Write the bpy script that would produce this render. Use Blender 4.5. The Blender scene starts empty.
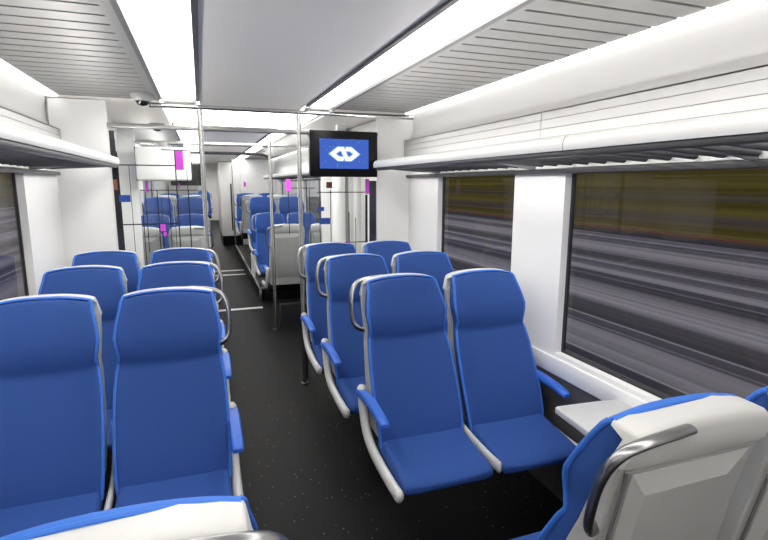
import bpy, bmesh, math, random
from mathutils import Vector, Matrix
random.seed(7)
scene = bpy.context.scene
COL = scene.collection
PI = math.pi

# ------------------------------------------------------------------ materials
def new_mat(name):
    m = bpy.data.materials.new(name); m.use_nodes = True
    nt = m.node_tree
    return m, nt, nt.nodes['Principled BSDF']

def srgb(r, g, b):
    f = lambda c: (c/255/12.92) if c/255 <= .04045 else ((c/255+.055)/1.055)**2.4
    return (f(r), f(g), f(b), 1)

def plain(name, col, rough=.5, metal=0., spec=.5, coat=0., noise=None):
    m, nt, b = new_mat(name)
    b.inputs['Base Color'].default_value = col
    b.inputs['Roughness'].default_value = rough
    b.inputs['Metallic'].default_value = metal
    b.inputs['Specular IOR Level'].default_value = spec
    if coat: b.inputs['Coat Weight'].default_value = coat
    if noise:                                   # fine surface grain as a bump
        sc, st, dist = noise
        tc = nt.nodes.new('ShaderNodeTexCoord')
        n = nt.nodes.new('ShaderNodeTexNoise'); n.inputs['Scale'].default_value = sc
        n.inputs['Detail'].default_value = 3
        bp = nt.nodes.new('ShaderNodeBump'); bp.inputs['Strength'].default_value = st
        bp.inputs['Distance'].default_value = dist
        nt.links.new(tc.outputs['Object'], n.inputs['Vector'])
        nt.links.new(n.outputs['Fac'], bp.inputs['Height'])
        nt.links.new(bp.outputs['Normal'], b.inputs['Normal'])
    return m

def fabric(name, c1, c2, rough=.75):
    m, nt, b = new_mat(name)
    tc = nt.nodes.new('ShaderNodeTexCoord')
    v = nt.nodes.new('ShaderNodeTexVoronoi'); v.inputs['Scale'].default_value = 300
    n = nt.nodes.new('ShaderNodeTexNoise'); n.inputs['Scale'].default_value = 420
    r = nt.nodes.new('ShaderNodeMix'); r.data_type = 'RGBA'
    r.inputs['A'].default_value = c1; r.inputs['B'].default_value = c2
    bp = nt.nodes.new('ShaderNodeBump'); bp.inputs['Strength'].default_value = .12; bp.inputs['Distance'].default_value = .002
    nt.links.new(tc.outputs['Object'], v.inputs['Vector']); nt.links.new(tc.outputs['Object'], n.inputs['Vector'])
    nt.links.new(n.outputs['Fac'], r.inputs['Factor'])
    nt.links.new(r.outputs['Result'], b.inputs['Base Color'])
    nt.links.new(v.outputs['Distance'], bp.inputs['Height']); nt.links.new(bp.outputs['Normal'], b.inputs['Normal'])
    b.inputs['Roughness'].default_value = rough
    b.inputs['Specular IOR Level'].default_value = .35
    b.inputs['Sheen Weight'].default_value = .12
    b.inputs['Sheen Tint'].default_value = srgb(120, 170, 255)
    return m

def emit(name, col, s):
    m = bpy.data.materials.new(name); m.use_nodes = True
    nt = m.node_tree; nt.nodes.clear()
    o = nt.nodes.new('ShaderNodeOutputMaterial'); e = nt.nodes.new('ShaderNodeEmission')
    e.inputs['Color'].default_value = col; e.inputs['Strength'].default_value = s
    nt.links.new(e.outputs[0], o.inputs[0]); return m

def glass(name, tint, refl=.06, rough=.0):
    m = bpy.data.materials.new(name); m.use_nodes = True
    nt = m.node_tree; nt.nodes.clear()
    o = nt.nodes.new('ShaderNodeOutputMaterial')
    t = nt.nodes.new('ShaderNodeBsdfTransparent'); t.inputs['Color'].default_value = tint
    g = nt.nodes.new('ShaderNodeBsdfGlossy'); g.inputs['Roughness'].default_value = rough
    lw = nt.nodes.new('ShaderNodeLayerWeight'); lw.inputs['Blend'].default_value = .5
    pw = nt.nodes.new('ShaderNodeMath'); pw.operation = 'POWER'; pw.inputs[1].default_value = 4.0
    ma = nt.nodes.new('ShaderNodeMath'); ma.operation = 'MULTIPLY_ADD'; ma.inputs[1].default_value = .35; ma.inputs[2].default_value = refl
    nt.links.new(lw.outputs['Facing'], pw.inputs[0]); nt.links.new(pw.outputs[0], ma.inputs[0])
    mx = nt.nodes.new('ShaderNodeMixShader')
    nt.links.new(ma.outputs[0], mx.inputs['Fac'])
    nt.links.new(t.outputs[0], mx.inputs[1]); nt.links.new(g.outputs[0], mx.inputs[2])
    nt.links.new(mx.outputs[0], o.inputs[0]); return m

M = {}
M['blue'] = fabric('blue_seat_fabric', (.018, .062, .255, 1), (.028, .090, .335, 1))
M['blue_edge'] = fabric('blue_edge_fabric', (.035, .15, .60, 1), (.05, .19, .68, 1), .6)
M['blue_pad'] = plain('blue_armrest_pad', (.035, .14, .60, 1), .5, noise=(300, .1, .001))
M['shell'] = plain('light_grey_seat_shell', (.50, .50, .495, 1), .42, noise=(500, .08, .0006))
M['shell_cap'] = plain('pale_grey_shell_cap', (.66, .66, .65, 1), .38)
M['frame'] = plain('white_painted_frame', (.70, .70, .68, 1), .35)
M['chrome'] = plain('brushed_steel', (.58, .58, .57, 1), .26, 1.0)
M['handle'] = plain('satin_steel_handle', (.36, .36, .365, 1), .28, 1.0)
M['darkmetal'] = plain('dark_metal', (.05, .05, .052, 1), .4, .6)
M['black'] = plain('black_plastic', (.008, .008, .009, 1), .3, spec=.12)
M['wall'] = plain('white_wall_panel', (.88, .88, .875, 1), .36, noise=(900, .03, .0003))
M['groove'] = plain('groove_grey', (.16, .16, .17, 1), .6)
M['ceil'] = plain('pale_grey_ceiling', (.91, .89, .85, 1), .5)
M['slat'] = plain('grey_ceiling_slats', (.205, .205, .20, 1), .42)
M['panel'] = plain('pale_grooved_panel', (.50, .50, .495, 1), .4)
M['cove_wall'] = plain('pale_cove_wall', (.68, .68, .67, 1), .4)
M['slit'] = plain('dark_slit', (.03, .03, .033, 1), .8)
M['trimdark'] = plain('dark_grey_trim', (.075, .075, .08, 1), .45)
M['lowwall'] = plain('charcoal_lower_wall', (.075, .073, .075, 1), .45, noise=(300, .1, .001))
M['table'] = plain('pale_grey_table', (.60, .61, .61, 1), .35)
M['rackdark'] = plain('dark_rack_paint', (.055, .055, .06, 1), .4)
M['rackmetal'] = plain('grey_rack_metal', (.085, .085, .09, 1), .4)
M['gasket'] = plain('window_gasket', (.03, .03, .033, 1), .6)
M['doorgrey'] = plain('grey_door', (.32, .32, .33, 1), .4)
M['lamp'] = emit('lamp_diffuser', (1, .972, .93, 1), 6.5)
M['cove'] = emit('cove_lamp', (1, .975, .94, 1), 1.8)
M['rack_fill'] = emit('rack_fill_emission', (1, .972, .93, 1), 26.0)  # glow of the hidden strips added on the racks as ceiling fill
M['window'] = glass('tinted_window_glass', (.66, .66, .68, 1), .018)
M['screen_glass'] = glass('clear_screen_glass', (.95, .96, .96, 1), .02)
M['line'] = plain('black_line_print', (.008, .008, .009, 1), .5)
M['magenta'] = plain('magenta_print', srgb(226, 80, 232), .5)
M['bluep'] = plain('blue_print', srgb(40, 80, 170), .5)
M['brownp'] = plain('brown_print', srgb(140, 84, 60), .5)
M['logo'] = emit('logo_white', (.95, .97, 1, 1), 1.6)
M['logo_glow'] = emit('logo_halo', srgb(150, 185, 240), .9)
M['edge'] = plain('dark_glass_edge', (.045, .045, .06, 1), .12)
M['domegrey'] = plain('grey_dome_housing', (.34, .34, .34, 1), .4)
M['beam'] = plain('satin_grey_beam', (.33, .33, .33, 1), .35, .6)
M['lens'] = plain('black_dome', (.004, .004, .005, 1), .08, coat=1)

def floor_mat():
    m, nt, b = new_mat('speckled_black_floor')
    tc = nt.nodes.new('ShaderNodeTexCoord')
    v = nt.nodes.new('ShaderNodeTexVoronoi'); v.inputs['Scale'].default_value = 26; v.inputs['Randomness'].default_value = 1
    cr = nt.nodes.new('ShaderNodeValToRGB')
    cr.color_ramp.elements[0].position = .07; cr.color_ramp.elements[0].color = (1, 1, 1, 1)
    cr.color_ramp.elements[1].position = .105; cr.color_ramp.elements[1].color = (0, 0, 0, 1)
    wn = nt.nodes.new('ShaderNodeMath'); wn.operation = 'GREATER_THAN'; wn.inputs[1].default_value = .5
    sep = nt.nodes.new('ShaderNodeSeparateColor')
    mul = nt.nodes.new('ShaderNodeMath'); mul.operation = 'MULTIPLY'
    mx = nt.nodes.new('ShaderNodeMix'); mx.data_type = 'RGBA'
    mx.inputs['A'].default_value = (.0055, .0055, .0058, 1); mx.inputs['B'].default_value = (.22, .22, .22, 1)
    L = nt.links.new
    L(tc.outputs['Object'], v.inputs['Vector']); L(v.outputs['Distance'], cr.inputs['Fac'])
    L(v.outputs['Color'], sep.inputs['Color']); L(sep.outputs['Red'], wn.inputs[0])
    L(cr.outputs['Color'], mul.inputs[0]); L(wn.outputs[0], mul.inputs[1])
    L(mul.outputs[0], mx.inputs['Factor']); L(mx.outputs['Result'], b.inputs['Base Color'])
    b.inputs['Roughness'].default_value = .55; b.inputs['Specular IOR Level'].default_value = .13
    return m
M['floor'] = floor_mat()

def band_mat(name, stops, axis_scale, noise_amt=.02, grain=.3):
    """strips laid parallel to the track: colour from distance across the line (object X or Z)"""
    m, nt, b = new_mat(name)
    L = nt.links.new
    tc = nt.nodes.new('ShaderNodeTexCoord'); sep = nt.nodes.new('ShaderNodeSeparateXYZ')
    L(tc.outputs['Object'], sep.inputs[0])
    mp = nt.nodes.new('ShaderNodeMapping'); mp.inputs['Scale'].default_value = (3.0, .02, 3.0)
    n = nt.nodes.new('ShaderNodeTexNoise'); n.inputs['Scale'].default_value = 1.0; n.inputs['Detail'].default_value = 4
    L(tc.outputs['Object'], mp.inputs[0]); L(mp.outputs[0], n.inputs['Vector'])
    ax, lo, hi = axis_scale
    mr = nt.nodes.new('ShaderNodeMapRange'); mr.inputs['From Min'].default_value = lo; mr.inputs['From Max'].default_value = hi
    L(sep.outputs[ax], mr.inputs['Value'])
    ad = nt.nodes.new('ShaderNodeMath'); ad.operation = 'MULTIPLY_ADD'; ad.inputs[1].default_value = noise_amt
    L(n.outputs['Fac'], ad.inputs[0]); L(mr.outputs[0], ad.inputs[2])
    cr = nt.nodes.new('ShaderNodeValToRGB'); els = cr.color_ramp.elements
    els[0].position = stops[0][0]; els[0].color = stops[0][1]
    els[1].position = stops[-1][0]; els[1].color = stops[-1][1]
    for p, c in stops[1:-1]:
        e = els.new(p); e.color = c
    L(ad.outputs[0], cr.inputs['Fac'])
    mx = nt.nodes.new('ShaderNodeMix'); mx.data_type = 'RGBA'; mx.blend_type = 'MULTIPLY'; mx.inputs['Factor'].default_value = grain
    gr = nt.nodes.new('ShaderNodeMapRange'); gr.inputs['From Min'].default_value = .3; gr.inputs['From Max'].default_value = .7
    gr.inputs['To Min'].default_value = .3; gr.inputs['To Max'].default_value = 1.6
    L(n.outputs['Fac'], gr.inputs['Value']); L(gr.outputs[0], mx.inputs['B'])
    L(cr.outputs['Color'], mx.inputs['A']); L(mx.outputs['Result'], b.inputs['Base Color'])
    b.inputs['Roughness'].default_value = .95; b.inputs['Specular IOR Level'].default_value = .05
    return m

def screen_mat():
    m = bpy.data.materials.new('blue_lit_screen'); m.use_nodes = True
    nt = m.node_tree; nt.nodes.clear(); L = nt.links.new
    o = nt.nodes.new('ShaderNodeOutputMaterial'); e = nt.nodes.new('ShaderNodeEmission')
    tc = nt.nodes.new('ShaderNodeTexCoord')
    v = nt.nodes.new('ShaderNodeTexVoronoi'); v.inputs['Scale'].default_value = 34
    cr = nt.nodes.new('ShaderNodeValToRGB')
    cr.color_ramp.elements[0].position = .05; cr.color_ramp.elements[0].color = srgb(170, 190, 250)
    cr.color_ramp.elements[1].position = .17; cr.color_ramp.elements[1].color = srgb(66, 100, 190)
    L(tc.outputs['Object'], v.inputs['Vector']); L(v.outputs['Distance'], cr.inputs['Fac'])
    L(cr.outputs['Color'], e.inputs['Color']); e.inputs['Strength'].default_value = .85
    L(e.outputs[0], o.inputs[0]); return m
M['screen'] = screen_mat()

# ------------------------------------------------------------------ mesh helpers
class MB:
    """collects shapes into one mesh"""
    def __init__(s): s.bm = bmesh.new(); s.mats = []
    def mi(s, m):
        if m is None: return 0
        if m not in s.mats: s.mats.append(m)
        return s.mats.index(m)
    def box(s, x0, x1, y0, y1, z0, z1, m=None, bev=0., seg=2):
        k = s.mi(m)
        r = bmesh.ops.create_cube(s.bm, size=1)
        vs = r['verts']
        for v in vs:
            v.co = Vector(((x0+x1)/2+v.co.x*(x1-x0), (y0+y1)/2+v.co.y*(y1-y0), (z0+z1)/2+v.co.z*(z1-z0)))
        fs = {f for v in vs for f in v.link_faces}
        for f in fs: f.material_index = k
        if bev > 0:
            es = list({e for v in vs for e in v.link_edges})
            bmesh.ops.bevel(s.bm, geom=es, offset=bev, segments=seg, affect='EDGES', profile=.5)
        return s
    def loft(s, secs, m=None, closed=True, cap=True):
        k = s.mi(m)
        rows = [[s.bm.verts.new(p) for p in sec] for sec in secs]
        n = len(rows[0])
        for a, b in zip(rows, rows[1:]):
            for i in range(n if closed else n-1):
                j = (i+1) % n
                try:
                    f = s.bm.faces.new((a[i], a[j], b[j], b[i])); f.material_index = k
                except ValueError: pass
        if cap and closed:
            for r_, rev in ((rows[0], True), (rows[-1], False)):
                f = s.bm.faces.new(list(reversed(r_)) if rev else r_); f.material_index = k
        return s
    def tube(s, pts, r, m=None, n=12, r2=None, smooth=0):
        """tube along a polyline; r2 squashes the profile's second axis; optional corner rounding"""
        pts = [Vector(p) for p in pts]
        for _ in range(smooth):
            q = [pts[0]]
            for a, b in zip(pts, pts[1:]):
                q += [a.lerp(b, .25), a.lerp(b, .75)]
            q.append(pts[-1]); pts = q
        rr = r if isinstance(r, (list, tuple)) else None
        secs = []; up = None
        for i, p in enumerate(pts):
            t = (pts[min(i+1, len(pts)-1)]-pts[max(i-1, 0)]).normalized()
            if up is None:
                up = Vector((1, 0, 0)) if abs(t.x) < .9 else Vector((0, 0, 1))
            u = (up-t*up.dot(t)).normalized(); w = t.cross(u); up = u
            f = i/(len(pts)-1)
            a = (rr[0]+(rr[1]-rr[0])*f) if rr else r
            b = a if r2 is None else r2*(a/(rr[0] if rr else r))
            secs.append([p+u*math.cos(2*PI*j/n)*a+w*math.sin(2*PI*j/n)*b for j in range(n)])
        return s.loft(secs, m)
    def lathe(s, prof, m=None, n=24, c=(0, 0, 0)):
        secs = [[(c[0]+r*math.cos(2*PI*j/n), c[1]+r*math.sin(2*PI*j/n), c[2]+z) for j in range(n)] for r, z in prof]
        return s.loft(secs, m)
    def prism(s, poly, ax, a, b, m=None, bev=0.):
        """polygon (2D) extruded along axis ax from a to b"""
        def P(u, v, w):
            return {'x': (w, u, v), 'y': (u, w, v), 'z': (u, v, w)}[ax]
        k0 = len(s.bm.verts)
        s.loft([[P(u, v, a) for u, v in poly], [P(u, v, b) for u, v in poly]], m)
        if bev:
            s.bm.verts.ensure_lookup_table()
            vs = s.bm.verts[k0:]
            es = list({e for v in vs for e in v.link_edges})
            bmesh.ops.bevel(s.bm, geom=es, offset=bev, segments=2, affect='EDGES', profile=.5)
        return s
    def obj(s, name, mat=None, parent=None, loc=None, angle=40, sub=0, kind=None, label=None, smooth=True):
        bmesh.ops.recalc_face_normals(s.bm, faces=s.bm.faces[:])
        me = bpy.data.meshes.new(name); s.bm.to_mesh(me); s.bm.free()
        for mm in (s.mats or [mat]): me.materials.append(mm)
        if smooth:
            me.shade_smooth(); me.set_sharp_from_angle(angle=math.radians(angle))
        o = bpy.data.objects.new(name, me); COL.objects.link(o)
        if parent is not None: o.parent = parent
        if loc is not None: o.location = loc
        if sub:
            md = o.modifiers.new('Subdivision', 'SUBSURF'); md.levels = sub; md.render_levels = sub
        if kind: o['kind'] = kind
        if label: o['label'] = label
        return o

def thing(name, label, cat, loc=(0, 0, 0), group=None):
    o = bpy.data.objects.new(name, None); COL.objects.link(o); o.location = loc
    o.empty_display_size = .1
    return tag(o, label, cat, group)
def tag(o, label, cat, group=None):
    o['label'] = label; o['category'] = cat
    if group: o['group'] = group
    return o
def dup(root, loc, rz=0.):
    r = root.copy(); COL.objects.link(r); r.location = loc; r.rotation_euler = (0, 0, rz)
    def rec(src, dst):
        for ch in list(src.children):
            c = ch.copy(); COL.objects.link(c); c.parent = dst; rec(ch, c)
    rec(root, r)
    return r

# ------------------------------------------------------------------ dimensions
XL, XR = -1.0, 1.82          # inner wall faces
ZC = 2.38                    # ceiling
Y0, Y1 = -2.3, 26.0
P1, P2 = 4.40, 6.12          # the two screens either side of the entrance
WIN_Z0, WIN_Z1 = .82, 1.84

# ------------------------------------------------------------------ floor, ceiling
b = MB(); b.box(XL-.1, XR+.1, Y0, Y1, -.08, 0)
b.obj('floor', M['floor'], kind='structure', smooth=False)

b = MB(); b.box(.025, .84, Y0, P1-.02, ZC, ZC+.04, M['ceil'])
b.box(.025, .84, P2-.1, Y1, ZC, ZC+.04, M['ceil'])
b.box(.025, .84, P1-.02, 4.62, ZC, ZC+.04, M['ceil']); b.box(.025, .84, 5.95, P2-.1, ZC, ZC+.04, M['ceil'])
b.box(XL-.1, XR+.1, Y0, Y1, ZC+.06, ZC+.10, M['ceil'])
for x0, x1 in ((XL-.05, -.265), (1.105, XR+.05)):           # smooth side ceiling over the entrance
    b.box(x0, x1, P1-.03, P2+.05, ZC-.012, ZC+.03, M['ceil'])
b.obj('ceiling', kind='structure', smooth=False)

def slat_ceiling(name, x0, x1, solid, y0, y1):
    """grey ceiling boards across the coach with dark slits; a solid edge beside the lamp"""
    b = MB(); p = .121; w = .018
    b.box(x0, x1, y0, y1, ZC+.014, ZC+.02, M['slit'])
    s0, s1 = solid
    b.box(s0, s1, y0, y1, ZC, ZC+.014, M['slat'])
    c0, c1 = (x0, s0) if s0 > x0+.001 else (s1, x1)
    y = y0
    while y < y1:
        b.box(c0, c1, y+w/2, min(y+p-w/2, y1), ZC, ZC+.014, M['slat']); y += p
    b.obj(name, kind='structure', smooth=False)
slat_ceiling('ceiling_slats_left', -.935, -.262, (-.31, -.262), Y0, P1-.03)
slat_ceiling('ceiling_slats_right', 1.105, 1.765, (1.105, 1.155), Y0, P1-.03)
slat_ceiling('ceiling_slats_far_left', -.935, -.262, (-.31, -.262), P2+.05, 16.5)
slat_ceiling('ceiling_slats_far_right', 1.105, 1.765, (1.105, 1.155), P2+.05, 16.5)

b = MB()                                                        # dark border strips of the lamps
for y0, y1 in ((Y0, P1-.14), (P2+.1, 16.5)):
    for x in (-.262, 0., .842, 1.083):
        b.box(x, x+.024, y0, y1, ZC-.012, ZC+.03)
b.obj('trim_1', M['trimdark'], kind='structure', smooth=False)

# strip lamps ------------------------------------------------------
def strip_lamp(label, x0, x1, y0, y1, lip=None):
    t = thing('ceiling_light', label, 'ceiling light', ((x0+x1)/2, (y0+y1)/2, ZC), 'luminous ceiling strips')
    w = (x1-x0)/2; L = (y1-y0)/2
    prof = [(-w, .012), (-w, -.004), (-w*.6, -.013), (0, -.016), (w*.6, -.013), (w, -.004), (w, .012)]
    MB().prism(prof, 'y', -L, L).obj('diffuser', M['lamp'], t, angle=60)
    if lip:
        MB().box(lip[0]-(x0+x1)/2, lip[1]-(x0+x1)/2, -L, L, -.014, .012, bev=.005).obj('lamp_edge', M['wall'], t)
    for s in (-1, 1):
        MB().box(-w-.004, (lip[1]-(x0+x1)/2) if lip else w+.004, s*L-.012+s*.012, s*L+.012+s*.012, -.03, .012, bev=.004).obj('end_cap', M['doorgrey'], t)
    return t
strip_lamp('luminous ceiling strip on the left, running from overhead towards the camera dome', -.234, -.004, Y0+.05, P1-.18)
strip_lamp('luminous ceiling strip with pale lip on the right, running towards the hanging television', .868, 1.04, Y0+.05, P1-.18, (1.042, 1.081))
strip_lamp('far luminous ceiling strip on the left, beyond the entrance', -.234, -.004, P2+.15, 16.4)
strip_lamp('far luminous ceiling strip on the right, beyond the entrance', .868, 1.04, P2+.15, 16.4, (1.042, 1.081))
strip_lamp('short luminous ceiling strip above the left side of the entrance', -.234, -.004, P1+.05, P2-.05)
strip_lamp('short luminous ceiling strip above the right side of the entrance', .868, 1.04, P1+.05, P2-.05, (1.042, 1.081))
t = thing('ceiling_light', 'wide rectangular luminous panel across the ceiling of the entrance', 'ceiling light', (.43, 5.28, ZC), 'luminous ceiling strips')
MB().box(-.40, .40, -.64, .64, -.012, .02, bev=.006).obj('diffuser', M['lamp'], t)

# ------------------------------------------------------------------ side walls
def wall(side, wins):
    s = 1 if side == 'right' else -1
    X = XR if s > 0 else XL
    def bx(b, d0, d1, *a, **k):                    # d = distance outwards from the inner wall face
        x0, x1 = sorted((X+s*d0, X+s*d1)); b.box(x0, x1, *a, **k)
    b = MB()
    bx(b, 0, .062, Y0, 17.5, .70, WIN_Z0, M['wall'])
    bx(b, 0, .062, Y0, 17.5, WIN_Z1, 2.14, M['wall'])
    y = Y0
    for w0, w1 in wins+[(17.5, 17.5)]:
        bx(b, 0, .062, y, w0, WIN_Z0, WIN_Z1, M['wall']); y = w1
    # sill nosing
    bx(b, -.018, .0, Y0, P1, .70, .80, M['wall'], bev=.006)
    # upper curved cove surface
    prof = [(.0, 2.14), (.015, 2.155), (.032, 2.20), (.04, 2.26), (.035, 2.32), (.02, 2.365), (.02, 2.40), (.11, 2.40), (.11, 2.14)]
    b.prism([(X+s*d, z) for d, z in prof], 'y', Y0, 17.5, M['cove_wall'])
    b.obj('wall_'+side, kind='structure', angle=50)
    # charcoal skirting wall under the sill
    b = MB(); bx(b, -.012, .08, Y0, P1, 0, .70, bev=.004)
    bx(b, -.03, -.012, Y0, P1, .30, .335, bev=.006)
    b.obj('baseboard_'+side, M['lowwall'], kind='structure')
    b = MB(); bx(b, -.012, .08, P2, 17.5, 0, .70, bev=.004); b.obj('baseboard_far_'+side, M['lowwall'], kind='structure')
    # grooved panel above the rack
    b = MB(); y0, y1 = Y0, P1-.002
    zs = [1.90, 1.945, 1.99, 2.035, 2.08, 2.125, 2.15]
    bx(b, -.045, 0, y0, y1, 1.90, 2.138, M['groove'])
    for z0, z1 in zip([1.905, 1.955, 2.002, 2.049, 2.096], [1.952, 1.999, 2.046, 2.093, 2.14]):
        for ya, yb in ((y0, 2.397), (2.403, y1)):
            bx(b, -.052, -.04, ya, yb, z0, z1, M['panel'])
    bx(b, -.052, 0, y0, y1, 2.134, 2.14, M['panel'])
    b.obj('wall_panel_'+side, kind='structure', smooth=False)
    # windows
    for i, (w0, w1) in enumerate(wins):
        n = {'right': 1, 'left': 11}[side]+i
        t = MB()
        t.box(*sorted((X+s*.042, X+s*.060)), w0, w0+.013, WIN_Z0, WIN_Z1, M['gasket'])
        t.box(*sorted((X+s*.042, X+s*.060)), w1-.013, w1, WIN_Z0, WIN_Z1, M['gasket'])
        t.box(*sorted((X+s*.042, X+s*.060)), w0+.013, w1-.013, WIN_Z0, WIN_Z0+.013, M['gasket'])
        t.box(*sorted((X+s*.042, X+s*.060)), w0+.013, w1-.013, WIN_Z1-.013, WIN_Z1, M['gasket'])
        f = t.obj('window_%d' % n, kind='structure', smooth=False)
        p = MB(); p.box(*sorted((X+s*.048, X+s*.054)), w0+.010, w1-.010, WIN_Z0+.010, WIN_Z1-.010)
        p.obj('pane', M['window'], f, smooth=False)
wall('right', [(-.5, 2.235), (2.70, 3.78), (7.3, 9.6), (10.3, 12.6)])
wall('left', [(-.5, 2.185), (2.70, 3.63), (7.3, 9.6), (10.3, 12.6)])

def cove(label, x0, x1, y0, y1):
    MBo = MB(); MBo.box(x0, x1, y0, y1, ZC-.012, ZC+.012, bev=.004)
    tag(MBo.obj('cove_light', M['cove']), label, 'cove light', 'cove lights along the ceiling edges')
cove('thin bright cove light along the right ceiling edge above the grooved panel', 1.768, 1.835, Y0, P1-.01)
cove('thin bright cove light along the left ceiling edge above the luggage rack', -1.012, -.938, Y0, P1-.01)
cove('thin bright cove light in the far saloon on the right', 1.768, 1.835, P2+.1, 16.5)
cove('thin bright cove light in the far saloon on the left', -1.012, -.938, P2+.1, 16.5)

b = MB(); b.box(XL-.12, XR+.12, Y0-.1, Y0, 0, 2.5); b.obj('wall_back', M['wall'], kind='structure', smooth=False)
b = MB(); b.box(XL-.12, XR+.12, Y1, Y1+.1, 0, 2.5); b.obj('wall_end', M['wall'], kind='structure', smooth=False)

# ------------------------------------------------------------------ luggage racks
def rack(label, s, y0, y1):
    X = XR if s > 0 else XL
    xf = 1.435 if s > 0 else -.60
    t = thing('luggage_rack', label, 'luggage rack', (xf, y0, 1.915), 'luggage racks')
    L = y1-y0; d = abs(X-xf)
    prof = [(-.024, -.026), (-.027, -.016), (-.028, .0), (-.024, .016), (-.014, .029), (0, .034), (.014, .029), (.023, .016), (.026, 0), (.024, -.026)]
    b = MB(); b.prism([(s*px, pz) for px, pz in prof], 'y', 0, L)
    b.obj('front_rail', M['wall'], t)
    b = MB(); b.box(*sorted((s*-.018, s*.03)), .0, L-.03, -.050, -.024, bev=.006); b.obj('rail_underside', M['rackdark'], t)
    b = MB()
    b.box(*sorted((s*(d-.035), s*(d-.002))), 0, L+(.0 if L > 6.3 else .185), -.108, -.080, bev=.008)
    b.obj('back_rail', M['rackdark'], t)
    k = 0
    y = .06
    while y < L-.2:
        b = MB()
        b.tube([(s*.012, y, -.030), (s*.10, y, -.036), (s*(d-.02), y+.02, -.050)], .019, n=10, r2=.015)
        o = b.obj('slat', M['rackmetal'], t); k += 1
        y += .117
    n = 0; y = .75
    while y < L-.3:
        MB().prism([(s*.0, -.03), (s*(d-.004), -.085), (s*(d-.004), -.055), (s*.0, .0)], 'y', y-.008, y+.008, bev=.003).obj('bracket', M['doorgrey'], t)
        y += 1.25
    b = MB()                                     # unseen fill strip added behind the front rail to brighten the ceiling
    b.loft([[(s*.030, y_, .006), (s*.062, y_, .032), (s*.066, y_, .027), (s*.034, y_, .001)] for y_ in (.1, L-.15)])
    b.obj('added_fill_strip', M['rack_fill'], t, smooth=False)
    b = MB(); b.prism([(s*px*1.03, pz*1.03) for px, pz in prof], 'y', L*.605, L*.605+.005); b.obj('joint_ring', M['doorgrey'], t)
    return t
rack('white tubular luggage rack with grey slats along the right windows', 1, -2.0, 4.21)
rack('white tubular luggage rack with grey slats along the left windows', -1, -2.0, 4.36)
rack('far white luggage rack on the right, beyond the entrance', 1, 6.3, 12.5)
rack('far white luggage rack on the left, beyond the entrance', -1, 6.3, 12.5)

# ------------------------------------------------------------------ seats
NS = 15
def front(w, yf, f, z, t, crown, k=1.0):
    """closed section of a padded back at height z: concave front, rounded edges, flat rear"""
    pts = []
    for i in range(NS):
        u = -0.94+1.88*i/(NS-1)
        pts.append((w*u, yf-f*abs(u)**2.6, z+crown*(1-abs(u)**2.4)))
    pts += [(w*.975, yf-f*.93+.006, z), (w, yf-f*.72+.028, z), (w*.97, yf+t-.012, z), (w*.90, yf+t, z)]
    for i in range(5):
        u = .6-1.2*i/4
        pts.append((w*u, yf+t, z+crown*(1-u*u)))
    pts += [(-w*.90, yf+t, z), (-w*.97, yf+t-.012, z), (-w, yf-f*.72+.028, z), (-w*.975, yf-f*.93+.006, z)]
    return pts
#        z     half-w  y      wing  thick  crown
BACK = [(.435, .205, -.325, .012, .060, 0),
        (.455, .224, -.322, .022, .070, 0),
        (.52, .231, -.302, .030, .072, 0),
        (.62, .234, -.258, .034, .070, 0),
        (.75, .234, -.198, .034, .068, 0),
        (.86, .230, -.148, .032, .066, -.006),
        (.925, .222, -.120, .026, .064, -.014),
        (.955, .215, -.104, .022, .062, -.020),
        (.972, .213, -.106, .022, .068, -.020),
        (1.0, .210, -.114, .022, .090, -.013),
        (1.045, .220, -.109, .024, .094, 0),
        (1.075, .224, -.100, .025, .091, .002),
        (1.13, .216, -.077, .020, .082, .008),
        (1.185, .203, -.050, .016, .074, .015),
        (1.215, .199, -.034, .010, .058, .019),
        (1.226, .195, -.026, .008, .050, .021),
        (1.230, .190, -.018, .006, .040, .021)]

def loft_obj(secs, name, mat, parent, sub=1, angle=180, label=None):
    b = MB(); b.loft(secs, mat)
    return b.obj(name, mat, parent, sub=sub, angle=angle, label=label)

def cushion_secs():
    rows = []
    #        y      top   bottom  halfw  side lift
    prof = [(-.235, .470, .420, .210, .008),
            (-.245, .492, .405, .222, .018),
            (-.32, .482, .392, .226, .020),
            (-.43, .462, .384, .228, .016),
            (-.53, .452, .380, .229, .012),
            (-.595, .446, .380, .229, .008),
            (-.632, .434, .384, .228, .005),
            (-.650, .418, .392, .225, .003)]
    for y, zt, zb, w, lift in prof:
        pts = []
        for i in range(13):
            u = -.92+1.84*i/12
            pts.append((w*u, y, zt+lift*abs(u)**3))
        h = zt-zb
        pts += [(w*.985, y, zt+lift*.8-.008), (w, y, zb+h*.5), (w*.97, y, zb+.006), (w*.9, y, zb)]
        pts += [(w*.4, y, zb), (0, y, zb), (-w*.4, y, zb), (-w*.9, y, zb), (-w*.97, y, zb+.006), (-w, y, zb+h*.5), (-w*.985, y, zt+lift*.8-.008)]
        rows.append(pts)
    return rows

def simple_rear(z):                                  # straight line of the rear of the shell
    return .080+(z-1.24)*(.30 if z > 1.1 else .20)-(0 if z > 1.1 else .014)

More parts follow.
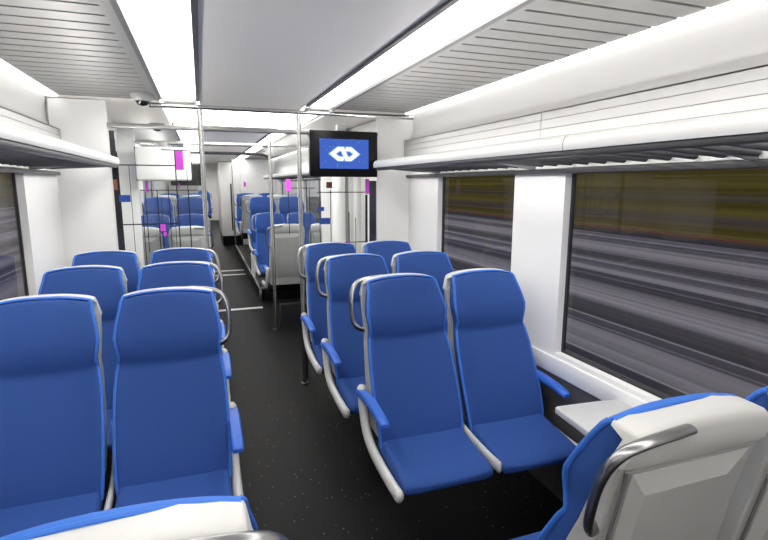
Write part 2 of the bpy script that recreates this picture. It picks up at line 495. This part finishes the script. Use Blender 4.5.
def make_seat(kind, s, bare=False):
    """seat facing -Y; the aisle lies on side s (-1: its -X side)."""
    t = thing('train_seat', '', 'seat')
    loft_obj([front(w, y, f, z, th, c) for z, w, y, f, th, c in BACK], 'backrest', M['blue'], t)
    loft_obj(cushion_secs(), 'seat_cushion', M['blue'], t)
    # piping of lighter blue down both edges of the back
    for e in (-1, 1):
        pts = [(e*(w-.003), y-f*.80+.012, z) for z, w, y, f, th, c in BACK[1:]]
        b = MB(); b.tube(pts, .0085, n=8); b.obj('edge_piping', M['blue_edge'], t)
    b = MB()
    tp = [(BACK[-1][1]*u, BACK[-1][2]+.012, 1.233+.021*(1-abs(u)**2.4)) for u in [x/6-1 for x in range(13)]]
    b.tube(tp, .006, n=10, r2=.014); b.obj('top_piping', M['blue_edge'], t)
    # rear shell
    def rear_sec(z, w, c, yi, yr, n=13):
        us = [-1+2*i/(n-1) for i in range(n)]
        k = lambda u: c*(1-abs(u)**2.4)
        fr = [(w*u, yi-(.006 if abs(u) > .99 else 0), z+k(u)) for u in us]
        rr = [(w*u*(.985 if abs(u) > .99 else 1), yr-(.010 if abs(u) > .99 else .003*u*u), z+k(u)) for u in reversed(us)]
        return fr+rr
    zs = [.46, .60, .75, .90, .96, 1.08, 1.16]
    W = [.208, .220, .222, .219, .214, .221, .220]
    CR = [0, 0, 0, 0, 0, .002, .004]
    b = MB(); b.loft([rear_sec(z, w, c, min(.054+(z-1.24)*.40, simple_rear(z)-.02), simple_rear(z)) for z, w, c in zip(zs, W, CR)])
    sh = b.obj('rear_shell', M['shell'], t, angle=40)
    # pale cap over the top of the shell
    secs = []
    for z, w, c, o in ((1.148, .219, .002, .002), (1.150, .221, .002, .009), (1.157, .222, .003, .013), (1.185, .212, .009, .013), (1.212, .204, .016, .010), (1.226, .199, .019, .003), (1.234, .196, .021, -.008), (1.238, .190, .021, -.026)):
        yi = simple_rear(z)-.030 if z < 1.22 else .002
        secs.append(rear_sec(z, w, c, min(yi, simple_rear(z)+o-.012), simple_rear(z)+o))
    b = MB(); b.loft(secs); b.obj('shell_cap', M['shell_cap'], t, angle=40)
    # raised faceted panel on the rear
    def quad(x0, x1, z0, z1, o, tl):
        return [(x0, simple_rear(z0)+o, z0), (x1, simple_rear(z0)+o, z0), (x1-tl, simple_rear(z1)+o, z1), (x0+tl, simple_rear(z1)+o, z1)]
    b = MB(); b.loft([quad(-.175, .185, .56, 1.135, -.006, .0), quad(-.175, .185, .56, 1.135, .004, .0), quad(-.095, .155, .64, 1.085, .026, .0)])
    b.obj('back_panel', M['shell'], t, angle=15)
    b = MB(); b.tube([(-s*-.2, simple_rear(.56)+.002, .56), (-s*-.2, simple_rear(1.14)+.002, 1.14)], .004, n=6)
    b.obj('shell_seam', M['groove'], t)
    # pan and bracket below
    MB().prism([(-.20, .43), (-.62, .392), (-.615, .372), (-.52, .35), (-.22, .34), (-.17, .40)], 'x', -.215, .215, bev=.008).obj('seat_pan', M['black'], t)
    if kind == 'window':
        MB().box(*sorted((s*.222, -s*.30)), -.46, -.36, .30, .355, bev=.008).obj('support_arm', M['darkmetal'], t)
    else:
        MB().box(-.23, .23, -.46, -.36, .30, .355, bev=.008).obj('support_arm', M['darkmetal'], t)
    # white side frames
    def side_frame(x, rx=.022, dz=0.):
        b = MB()
        pts = [(x, -.085, .672), (x, -.092, .655), (x, -.105, .60), (x, -.135, .52+dz), (x, -.19, .455+dz), (x, -.29, .418+dz), (x, -.43, .402+dz), (x, -.55, .396+dz), (x, -.632, .398+dz)]
        b.tube(pts, rx, n=12, r2=.032, smooth=1)
        q = rx/.022; b.lathe([(.0, -.036), (.014*q, -.034), (.024*q, -.022), (.026*q, 0), (.024*q, .02), (.014*q, .032), (0, .034)], n=14, c=(x, -.09, .665))
        b.lathe([(.0, -.03), (.013*q, -.027), (.022*q, -.012), (.022*q, .012), (.013*q, .027), (0, .03)], n=14, c=(x, -.636, .398+dz))
        b.obj('side_frame', M['frame'], t, angle=60)
    def armrest(x):
        b = MB(); secs = []
        for y, z, w, h in ((-.075, .650, .016, .010), (-.085, .658, .024, .017), (-.16, .671, .027, .018), (-.27, .673, .027, .017), (-.38, .664, .026, .016), (-.455, .652, .025, .014), (-.475, .647, .021, .009)):
            secs.append([(x-w, y, z-h*.6), (x-w, y, z+h*.4), (x-w*.75, y, z+h), (x+w*.75, y, z+h), (x+w, y, z+h*.4), (x+w, y, z-h*.6), (x+w*.75, y, z-h), (x-w*.75, y, z-h)])
        b.loft(secs); b.obj('armrest', M['blue_pad'], t, angle=50)
    if kind == 'aisle':
        side_frame(s*.252)
        if not bare: armrest(s*.258)
        side_frame(-s*.2535, .012, .036)
        b = MB()
        yb = simple_rear(1.24)
        pts = [(s*.075, yb+.008, 1.240), (s*.12, yb+.012, 1.239), (s*.20, yb+.008, 1.229), (s*.248, yb-.010, 1.202), (s*.268, yb-.034, 1.14), (s*.270, yb-.050, 1.06), (s*.264, yb-.062, 1.005), (s*.240, yb-.080, .980), (s*.205, yb-.095, .974)]
        b.tube(pts, .010, n=14, r2=.0165, smooth=2)
        b.obj('grab_handle', M['handle'], t, angle=60)
    else:
        side_frame(-s*.252); armrest(-s*.258)
    return t

protos = {}; used = set()
def seat(kind, s, x, y, z, rz, label, group, bare=False):
    key = (kind, s, bare)
    if key not in protos: protos[key] = make_seat(kind, s, bare)
    p = protos[key]
    if key in used:
        o = dup(p, (x, y, z), rz)
    else:
        o = p; used.add(key); o.location = (x, y, z); o.rotation_euler = (0, 0, rz)
    o['label'] = label; o['group'] = group
    return o
XA_R, XW_R, XA_L, XW_L = .995, 1.497, -.172, -.679
G1 = 'blue seats of the near saloon facing the camera'
rows = [(2.51, 'front row', 'nearest the camera'), (3.37, 'second row', 'one behind the front row'), (4.115, 'third row', 'against the partition')]
for i, (y, nm, ex) in enumerate(rows):
    seat('aisle', -1, XA_R, y, .006, 0, 'blue aisle seat, %s right of the aisle, %s' % (nm, ex), G1)
    seat('window', -1, XW_R, y, .006, 0, 'blue window seat, %s right of the aisle, %s' % (nm, ex), G1)
    seat('aisle', 1, XA_L, y, .006, 0, 'blue aisle seat, %s left of the aisle, %s' % (nm, ex), G1)
    seat('window', 1, XW_L, y, .006, 0, 'blue window seat, %s left of the aisle, %s' % (nm, ex), G1)
G2 = 'seats in the foreground seen from behind'
seat('aisle', 1, XA_R+.03, .81, 0, PI, 'seat with its pale grey back to the camera, lower right beside the table', G2, bare=True)
seat('window', 1, XW_R+.03, .81, 0, PI, 'blue window seat cut off by the right edge beside the grey seat back', G2)
seat('aisle', -1, XA_L+.016, .805, -.012, PI, 'seat at the bottom left, only blue top edge and handle showing', G2)
G3 = 'seats of the far saloon'
far = [(6.42, 0, PI, 'with grey back turned to the entrance screen'), (8.2, .04, 0, 'in the first bay beyond the entrance'),
       (9.15, .27, 0, 'raised behind the first bay beyond the entrance'), (10.9, .27, PI, 'grey backed, third pair beyond the raised row'), (12.6, .27, 0, 'far off, facing the camera before the white cabinet')]
for y, z, rz, ex in far:
    f = -1 if rz else 1
    seat('aisle', -1*f, XA_R, y, z, rz, 'aisle seat right of the far aisle, ' + ex, G3)
    seat('window', -1*f, XW_R, y, z, rz, 'window seat at the far right wall, ' + ex, G3)
    seat('aisle', 1*f, XA_L, y, z, rz, 'aisle seat left of the far aisle, ' + ex, G3)
    seat('window', 1*f, XW_L, y, z, rz, 'window seat at the far left wall, ' + ex, G3)
for y, ex in ((14.4, 'beside the white cabinet'), (20.0, 'in the next coach, nearer one'), (22.0, 'in the next coach, second one'), (24.0, 'in the next coach, last one')):
    seat('aisle', 1, XA_L if y < 17 else .08, y, .2, 0, 'tiny blue seat left of the aisle end, ' + ex, G3)

# podiums under the raised far seats
def podium(label, x0, x1, edge, y0, y1, h):
    t = thing('seat_podium', label, 'podium', ((x0+x1)/2, y0, 0), 'podiums under the far seats')
    w = (x1-x0)/2; L = y1-y0
    MB().box(-w, w, .03, L, 0, h-.02, bev=.005).obj('base', M['black'], t)
    b = MB(); e = -w if edge < 0 else w
    b.box(*sorted((e-.02, e+.02)), 0, L, h-.022, h+.012, bev=.005); b.box(-w, w, 0, .04, h-.022, h+.012, bev=.005)
    b.box(*sorted((e-.018, e+.018)), .0, .035, 0, h-.02, bev=.004)
    b.obj('edge_trim', M['chrome'], t)
    MB().box(*sorted((e*.985, e*.95)), .95, 1.55, h, h+.34, bev=.008).obj('side_panel', M['wall'], t)
    return t
podium('dark podium with steel edge under the far right seats', .76, 1.80, -1, 7.62, 13.4, .20)
podium('dark podium with steel edge under the far left seats', -.98, .07, 1, 7.62, 15.2, .20)

# table
t = thing('wall_table', 'small pale grey tapered table on the right wall beside the grey seat back', 'table', (1.81, 1.5, .735))
MB().prism([(0, -.30), (0, .25), (-.09, .262), (-.325, .285), (-.345, .275), (-.375, -.05), (-.36, -.27), (-.33, -.30)], 'z', -.014, .014, bev=.006).obj('table_top', M['table'], t)
MB().prism([(0, -.014), (-.22, -.014), (-.04, -.13), (0, -.13)], 'y', -.02, .02, bev=.004).obj('bracket', M['darkmetal'], t)

# ------------------------------------------------------------------ partition, poles, glass screens
b = MB(); b.box(XL-.02, -.64, P1, P1+.05, 0, 2.365, bev=.012); b.obj('wall_near_left', M['wall'], kind='structure')
b = MB(); b.box(1.505, XR+.06, P1, P1+.05, 0, 2.365, bev=.012); b.obj('wall_near_right', M['wall'], kind='structure')
b = MB(); b.box(1.38, XR+.06, P2, P2+.05, 0, 2.365, bev=.012); b.obj('wall_far_right', M['wall'], kind='structure')
b = MB(); b.box(XL-.02, -.64, P2, P2+.05, 0, 2.365, bev=.012); b.obj('wall_far_left', M['wall'], kind='structure')
# entrance door recesses
def entrance(side):
    s = 1 if side == 'right' else -1
    X = XR if s > 0 else XL
    b = MB(); b.box(*sorted((X-s*.20, X+s*.1)), P1+.05, P2, 2.08, 2.366, bev=.01)
    b.obj('trim_entrance_'+side, M['wall'], kind='structure')
    d = MB()
    for y0, y1 in ((4.62, 5.25), (5.27, 5.90)):
        d.box(*sorted((X+s*.02, X+s*.07)), y0, y1, .02, 2.08, M['doorgrey'], bev=.01)
    o = d.obj('door_'+('1' if s > 0 else '2'), kind='structure')
    for y0, y1 in ((4.72, 5.17), (5.35, 5.80)):
        MB().box(*sorted((X+s*.012, X+s*.022)), y0, y1, .85, 1.9, bev=.004).obj('door_window', M['black'], o)
    b = MB()
    for y in (4.53, 5.99):
        b.box(*sorted((X-s*.06, X+s*.1)), y-.075, y+.075, 0, 2.08, bev=.03, seg=4)
    b.obj('trim_pillars_'+side, M['wall'], kind='structure')
entrance('right'); entrance('left')
b = MB(); b.tube([(1.50, 5.75, 0), (1.50, 5.75, 2.366)], .075, n=24); b.obj('trim_column', M['wall'], kind='structure')
b = MB(); b.tube([(1.60, 5.80, 0), (1.60, 5.80, 2.366)], .03, n=20); b.obj('trim_door_seal', M['doorgrey'], kind='structure')

def pole(label, x, y, z1):
    t = thing('grab_pole', label, 'pole', (x, y, 0), 'stainless grab poles')
    b = MB(); b.tube([(0, 0, .012), (0, 0, z1)], .018, n=18); b.obj('tube', M['chrome'], t)
    b = MB(); b.lathe([(.034, 0), (.034, .008), (.022, .016)], n=20); b.obj('foot_flange', M['darkmetal'], t)
    b = MB(); b.tube([(0, 0, z1-.12), (0, 0, z1-.01)], .0225, n=18); b.obj('collar', M['chrome'], t)
    return t
pole('stainless grab pole left of the aisle at the near screen', .022, 4.25, 2.31)
pole('stainless grab pole right of the aisle beside the hanging screen', .776, 4.25, 2.31)
pole('far grab pole right of the aisle beyond the entrance', .762, 6.04, 2.30)
t = MB(); t.tube([(-.33, 4.25, 2.325), (1.79, 4.25, 2.325)], .018, n=16)
tag(t.obj('ceiling_rail', M['chrome']), 'stainless rail right under the ceiling above both near poles', 'rail')
t = MB(); t.box(-.64, 1.505, P1-.03, P1+.03, 2.165, 2.20, bev=.006)
tag(t.obj('screen_head_rail', M['beam']), 'steel beam across the coach on top of the near glass screens', 'rail')
t = MB(); t.box(-.64, 1.38, P2-.03, P2+.03, 2.17, 2.205, bev=.006)
tag(t.obj('screen_head_rail', M['chrome']), 'steel beam across the coach on top of the far glass screens', 'rail')
t = MB(); t.tube([(-.2, 6.22, 2.095), (.66, 6.22, 2.095), (.745, 6.22, 2.08), (.785, 6.22, 2.03), (.795, 6.22, 1.95), (.795, 6.22, .0)], .017, n=12, smooth=2)
tag(t.obj('bent_rail', M['darkmetal']), 'dark bent tube rail framing the far aisle', 'rail')

def screen(label, y, x0, x1, z0, z1, lines, rects, edge=None):
    t = thing('glass_screen', label, 'glass screen', ((x0+x1)/2, y, 0), 'glass screens printed with black lines')
    cx = (x0+x1)/2
    MB().box(x0-cx, x1-cx, -.004, .004, z0, z1).obj('pane', M['screen_glass'], t, smooth=False)
    b = MB()
    for xa, za, xb, zb, w in lines:
        if abs(xb-xa) > abs(zb-za): b.box(min(xa, xb)-cx, max(xa, xb)-cx, -.007, -.0045, (za+zb)/2-w/2, (za+zb)/2+w/2)
        else: b.box((xa+xb)/2-cx-w/2, (xa+xb)/2-cx+w/2, -.007, -.0045, min(za, zb), max(za, zb))
    b.obj('black_lines', M['line'], t, smooth=False)
    for nm, mt, xa, xb, za, zb in rects:
        MB().box(xa-cx, xb-cx, -.008, -.005, za, zb).obj(nm, M[mt], t, smooth=False, label=nm.replace('_', ' '))
    b = MB(); b.box(x0-cx, x1-cx, -.014, .014, z0-.03, z0, bev=.004)
    for x in (x0-cx+.01, x1-cx-.01):
        b.box(x-.012, x+.012, -.013, .013, .0, z0-.03, bev=.003)
    b.obj('bottom_rail', M['darkmetal'], t)
    if edge:
        MB().box(edge[0]-cx, edge[1]-cx, .004, .016, z0, z1-.02).obj('dark_edge_strip', M['edge'], t, smooth=False)
    return t
screen('near glass screen left of the aisle with black lines, magenta and blue blocks', P1, -.635, .0, .30, 2.165,
       [(-.279, 2.010, -.081, 2.010, .009), (-.589, 1.890, -.184, 1.890, .009), (-.596, 1.433, -.175, 1.433, .009),
        (-.592, 1.99, -.592, .55, .010), (-.182, 2.01, -.182, 1.0, .009), (-.328, 1.70, -.328, 1.0, .007), (-.246, 1.74, -.246, 1.20, .006),
        (-.44, 1.60, -.44, 1.05, .006), (-.10, 1.86, -.10, 1.1, .005), (-.515, 1.89, -.515, 1.1, .004)],
       [('magenta_block', 'magenta', -.178, -.120, 1.857, 2.005), ('small_magenta_block', 'magenta', -.322, -.284, 1.375, 1.43), ('tiny_magenta_block', 'magenta', -.303, -.279, 1.334, 1.367),
        ('blue_block', 'bluep', -.60, -.52, 1.608, 1.662), ('brown_block', 'brownp', -.632, -.604, 1.70, 1.78)], (-.634, -.597))
screen('near glass screen right of the aisle, below the hanging television, with magenta block', P1, .815, 1.50, .30, 1.80,
       [(.952, 1.678, 1.391, 1.678, .008), (1.20, 1.230, 1.399, 1.230, .008), (1.402, 1.655, 1.402, .9, .022), (.972, 1.784, .972, 1.0, .006),
        (1.07, 1.698, 1.07, 1.0, .006), (1.238, 1.5, 1.238, 1.2, .008), (1.30, 1.45, 1.30, 1.0, .005)],
       [('magenta_block', 'magenta', 1.392, 1.429, 1.662, 1.795), ('small_magenta_block', 'magenta', 1.22, 1.25, 1.20, 1.23), ('brown_block', 'brownp', 1.034, 1.087, 1.715, 1.767),
        ('blue_block', 'bluep', .965, 1.064, 1.399, 1.454), ('small_blue_block', 'bluep', .949, 1.011, 1.515, 1.551)], (1.437, 1.499))
screen('far glass screen left of the aisle beneath the white television housing', P2, -.635, -.03, .30, 2.17,
       [(-.624, 1.678, -.04, 1.678, .009), (-.575, 1.66, -.575, 1.0, .009), (-.135, 1.68, -.135, 1.0, .009), (-.42, 1.6, -.42, 1.05, .007), (-.29, 1.5, -.29, .95, .006)],
       [('magenta_block', 'magenta', -.57, -.54, 1.655, 1.78), ('small_magenta_block', 'magenta', -.237, -.22, 1.70, 1.755)])
screen('far glass screen right of the aisle beyond the entrance, with magenta block', P2, .825, 1.375, .30, 2.17,
       [(.995, 1.70, 1.296, 1.70, .009), (.977, 1.667, .977, 1.15, .009), (1.23, 1.68, 1.23, 1.0, .007), (.93, 1.28, 1.14, 1.28, .007)],
       [('magenta_block', 'magenta', .951, 1.006, 1.667, 1.807)])

# ------------------------------------------------------------------ televisions
def ribbon(b, pts, w, y):
    """flat band in the XZ plane along a polyline, mitred corners"""
    P = [Vector((p[0], p[1])) for p in pts]; L, R = [], []
    for i, p in enumerate(P):
        d1 = (p-P[i-1]).normalized() if i else (P[1]-P[0]).normalized()
        d2 = (P[i+1]-p).normalized() if i < len(P)-1 else d1
        n1 = Vector((-d1.y, d1.x)); n2 = Vector((-d2.y, d2.x)); m = (n1+n2).normalized()
        k = w/2/max(.45, m.dot(n1)); L.append(p+m*k); R.append(p-m*k)
    for i in range(len(P)-1):
        q = [L[i], L[i+1], R[i+1], R[i]]
        b.loft([[(v.x, y, v.y) for v in q], [(v.x, y-.0015, v.y) for v in q]])

def tv(label, x, y, z, w, h, rz, body, bezel=(.082, .068), hang=.07):
    t = thing('television', label, 'television', (x, y, z), 'hanging information screens'); t.rotation_euler = (0, 0, rz)
    MB().box(-w/2, w/2, -.03, .03, -h/2, h/2, bev=.006).obj('front_bezel', M['black'], t)
    MB().box(-w/2+.01, w/2-.01, .03, .10, -h/2, h/2, bev=.025, seg=3).obj('rear_housing', body, t)
    sw, sh = w-2*bezel[0], h-2*bezel[1]
    sc = MB().box(-sw/2, sw/2, -.032, -.0295, -sh/2, sh/2).obj('display', M['screen'], t, smooth=False)
    S = sh*.35; ax = 1.22
    A = [(-.10, -.46), (-.52, -.46), (-1.0, 0), (-.52, .46), (-.16, .46), (.16, -.46), (.52, -.46), (1.0, 0), (.52, .46), (.10, .46)]
    pts = [(px*S*ax, pz*S) for px, pz in A]
    b = MB(); ribbon(b, pts, S*.54, -.0325); b.obj('logo_halo', M['logo_glow'], sc, smooth=False)
    b = MB(); ribbon(b, pts, S*.30, -.0345); b.obj('logo', M['logo'], sc, smooth=False)
    MB().box(-.04, .04, *sorted((.05, hang)), h/2-.02, h/2+.06, bev=.006).obj('bracket', M['doorgrey'], t)
    return t
tv('black hanging television showing a white double arrow emblem on blue, facing the camera', 1.157, 4.26, 2.0, .59, .38, 0, M['black'], hang=.11)
tv('television seen from its white rear housing, hanging left beyond the entrance', -.36, 6.02, 1.955, .56, .35, PI, M['wall'], (.05, .04), hang=-.07)
tv('small dark television far beyond the first, at the left of the aisle', -.16, 7.1, 1.86, .40, .27, PI, M['black'], hang=.07)

# ------------------------------------------------------------------ camera domes, door closer
def dome(label, x, y, zo=.0):
    t = thing('security_camera', label, 'camera', (x, y, ZC-zo), 'ceiling camera domes')
    MB().lathe([(.078, 0), (.078, -.012), (.066, -.034), (.052, -.046), (.04, -.047)], n=28).obj('housing', M['domegrey'], t)
    MB().lathe([(.05, -.043), (.046, -.058), (.03, -.074), (.001, -.08)], n=24).obj('lens_dome', M['lens'], t)
dome('grey ceiling camera dome above the left partition', -.365, 4.16)
dome('small far ceiling camera dome over the left of the entrance', -.40, 5.95, .012)

# ------------------------------------------------------------------ floor strips
for i, (y, lab) in enumerate(((7.22, 'pale metal strip across the aisle floor, nearest of the three'), (10.1, 'pale metal strip across the aisle floor, second beyond the entrance'), (10.6, 'pale metal strip across the aisle floor, farthest of the three'))):
    tag(MB().box(.14, .74, y-.04, y+.04, 0, .008, bev=.003).obj('floor_strip', M['frame']), lab, 'floor strip', 'metal strips across the aisle')

# ------------------------------------------------------------------ far end
t = thing('tall_cabinet', 'tall white cabinet with a dark handle right of the aisle end', 'cabinet', (1.12, 15.2, 0))
MB().box(-.62, .65, 0, 2.2, .26, 2.36, bev=.03).obj('body', M['wall'], t)
MB().box(-.60, .64, .03, 2.18, 0, .26).obj('plinth', M['black'], t)
MB().box(-.34, -.30, -.035, -.002, .42, 1.75, bev=.008).obj('handle', M['darkmetal'], t)
b = MB(); b.box(XL-.1, -.10, 17.5, 17.6, 0, 2.5); b.box(.85, XR+.1, 17.5, 17.6, 0, 2.5); b.box(-.10, .85, 17.5, 17.6, 2.1, 2.5)
b.obj('wall_gangway', M['wall'], kind='structure', smooth=False)
b = MB(); b.box(XL-.1, XL, 17.5, Y1, 0, 2.5); b.box(XR, XR+.1, 17.5, Y1, 0, 2.5); b.obj('wall_next_coach', M['wall'], kind='structure', smooth=False)
strip_lamp('most distant ceiling lamp, in the next coach', .2, .66, 18.2, 25.)
pole('slim far grab pole beside the white cabinet', .76, 13.5, 2.37)
b = MB(); b.box(.95, XR, 13.42, 13.47, .2, 2.36, bev=.01); b.obj('wall_far_partition', M['wall'], kind='structure')
tag(MB().box(1.02, 1.07, 13.40, 13.418, 1.68, 1.80).obj('magenta_panel', M['magenta']), 'tiny magenta block on the far white partition', 'sign')

# ------------------------------------------------------------------ outside
def gstops(lo, hi, arr):
    return [((x-lo)/(hi-lo), c) for x, c in arr]
gv = lambda v, k=1.04: (v*.97, v*.94, v*k, 1)
bands = [(1, gv(.10)), (4.0, gv(.11)), (4.3, gv(.32)), (5.2, gv(.34)), (5.4, gv(.10)), (6.0, gv(.09)), (6.4, gv(.34)), (7.6, gv(.30)), (7.9, gv(.08)), (8.7, gv(.10)), (9.1, gv(.36)),
         (10.4, gv(.30)), (10.8, gv(.08)), (11.8, gv(.12)), (12.2, gv(.34)), (13.8, gv(.36)), (14.4, gv(.10)), (15.4, gv(.12)), (16.0, gv(.34)), (18.2, gv(.30)), (18.8, gv(.12)), (19.8, gv(.16)),
         (20.0, gv(.5)), (20.6, gv(.45)), (20.9, gv(.06)), (24.0, gv(.07)), (24.4, (.17, .08, .05, 1)), (25.6, (.18, .08, .05, 1)), (26., (.15, .13, .04, 1)), (30., (.15, .13, .04, 1))]
M['ground_r'] = band_mat('trackside_bands', gstops(0, 32, bands), ('X', 0, 32), .008, .6)
mirror = [(-x, c) for x, c in bands][::-1]
M['ground_l'] = band_mat('trackside_bands_left', gstops(-32, 0, mirror), ('X', -32, 0), .008, .6)
b = MB(); b.box(2.1, 30, -40, 110, -1.3, -1.0); b.obj('ground_right', M['ground_r'], kind='structure', smooth=False)
b = MB(); b.box(-30, -1.3, -40, 110, -1.3, -1.0); b.obj('ground_left', M['ground_l'], kind='structure', smooth=False)
ol = lambda v: (v*.50, v*.43, v*.11, 1)
hb = [(-1., ol(.24)), (-.6, ol(.26)), (-.3, (.11, .09, .07, 1)), (0, (.10, .09, .08, 1)), (.3, ol(.30)), (.8, ol(.22)), (1.1, (.10, .09, .07, 1)), (1.5, ol(.18)), (2.2, ol(.28)), (2.8, ol(.20)), (3.4, ol(.26)), (5, ol(.18)), (9, ol(.20))]
M['bank'] = band_mat('olive_bank', gstops(-1, 9, hb), ('Z', -1, 9), .03, .6)
for s, nm in ((1, 'right'), (-1, 'left')):
    b = MB(); x = s*27 if s > 0 else -21
    prof = [(x, -1.2), (x+s*.8, .2), (x+s*1.6, 1.1), (x+s*2.6, 2.2), (x+s*3.6, 4.0), (x+s*5, 6.5), (x+s*7, 9), (x+s*9, 9), (x+s*9, -1.2)]
    b.prism(prof, 'y', -40, 110); b.obj('hills_'+nm, M['bank'], kind='structure', angle=70)
M['rail'] = plain('rail_steel', (.30, .29, .33, 1), .45, .4)
for s, nm, xs in ((1, 'right', (5.6, 7.2, 11.2, 12.7, 18.9, 20.4)), (-1, 'left', (-5.4, -7.0, -10.9, -12.4))):
    for x in xs:
        tag(MB().prism([(x-.06, -1.0), (x-.06, -.97), (x-.02, -.95), (x-.035, -.86), (x-.035, -.83), (x+.035, -.83), (x+.035, -.86), (x+.02, -.95), (x+.06, -.97), (x+.06, -1.0)], 'y', -40, 110).obj('rail', M['rail']),
            'steel rail of the tracks outside the %s windows' % nm, 'rail', 'rails outside the %s windows' % nm)

# ------------------------------------------------------------------ world, camera, view
w = bpy.data.worlds.new('World'); scene.world = w; w.use_nodes = True
bg = w.node_tree.nodes['Background']; bg.inputs['Color'].default_value = (1, .97, .95, 1); bg.inputs['Strength'].default_value = .95

cam = bpy.data.cameras.new('camera'); co = bpy.data.objects.new('camera', cam); COL.objects.link(co)
yaw, pit, rol = math.radians(19.7), math.radians(9.65), math.radians(.15)
fw = Vector((math.sin(yaw)*math.cos(pit), math.cos(yaw)*math.cos(pit), -math.sin(pit)))
rt = Vector((math.cos(yaw), -math.sin(yaw), 0)); up = rt.cross(fw)
r2 = rt*math.cos(rol)+up*math.sin(rol); u2 = -rt*math.sin(rol)+up*math.cos(rol)
mt = Matrix((r2, u2, -fw)).transposed().to_4x4(); mt.translation = Vector((0, 0, 1.75))
co.matrix_world = mt
cam.sensor_width = 36; cam.lens = 505*36/768; cam.clip_start = .02; cam.clip_end = 400
scene.camera = co
vs = scene.view_settings
vs.view_transform = 'Standard'; vs.look = 'None'; vs.gamma = 1; vs.exposure = .36; vs.use_curve_mapping = False
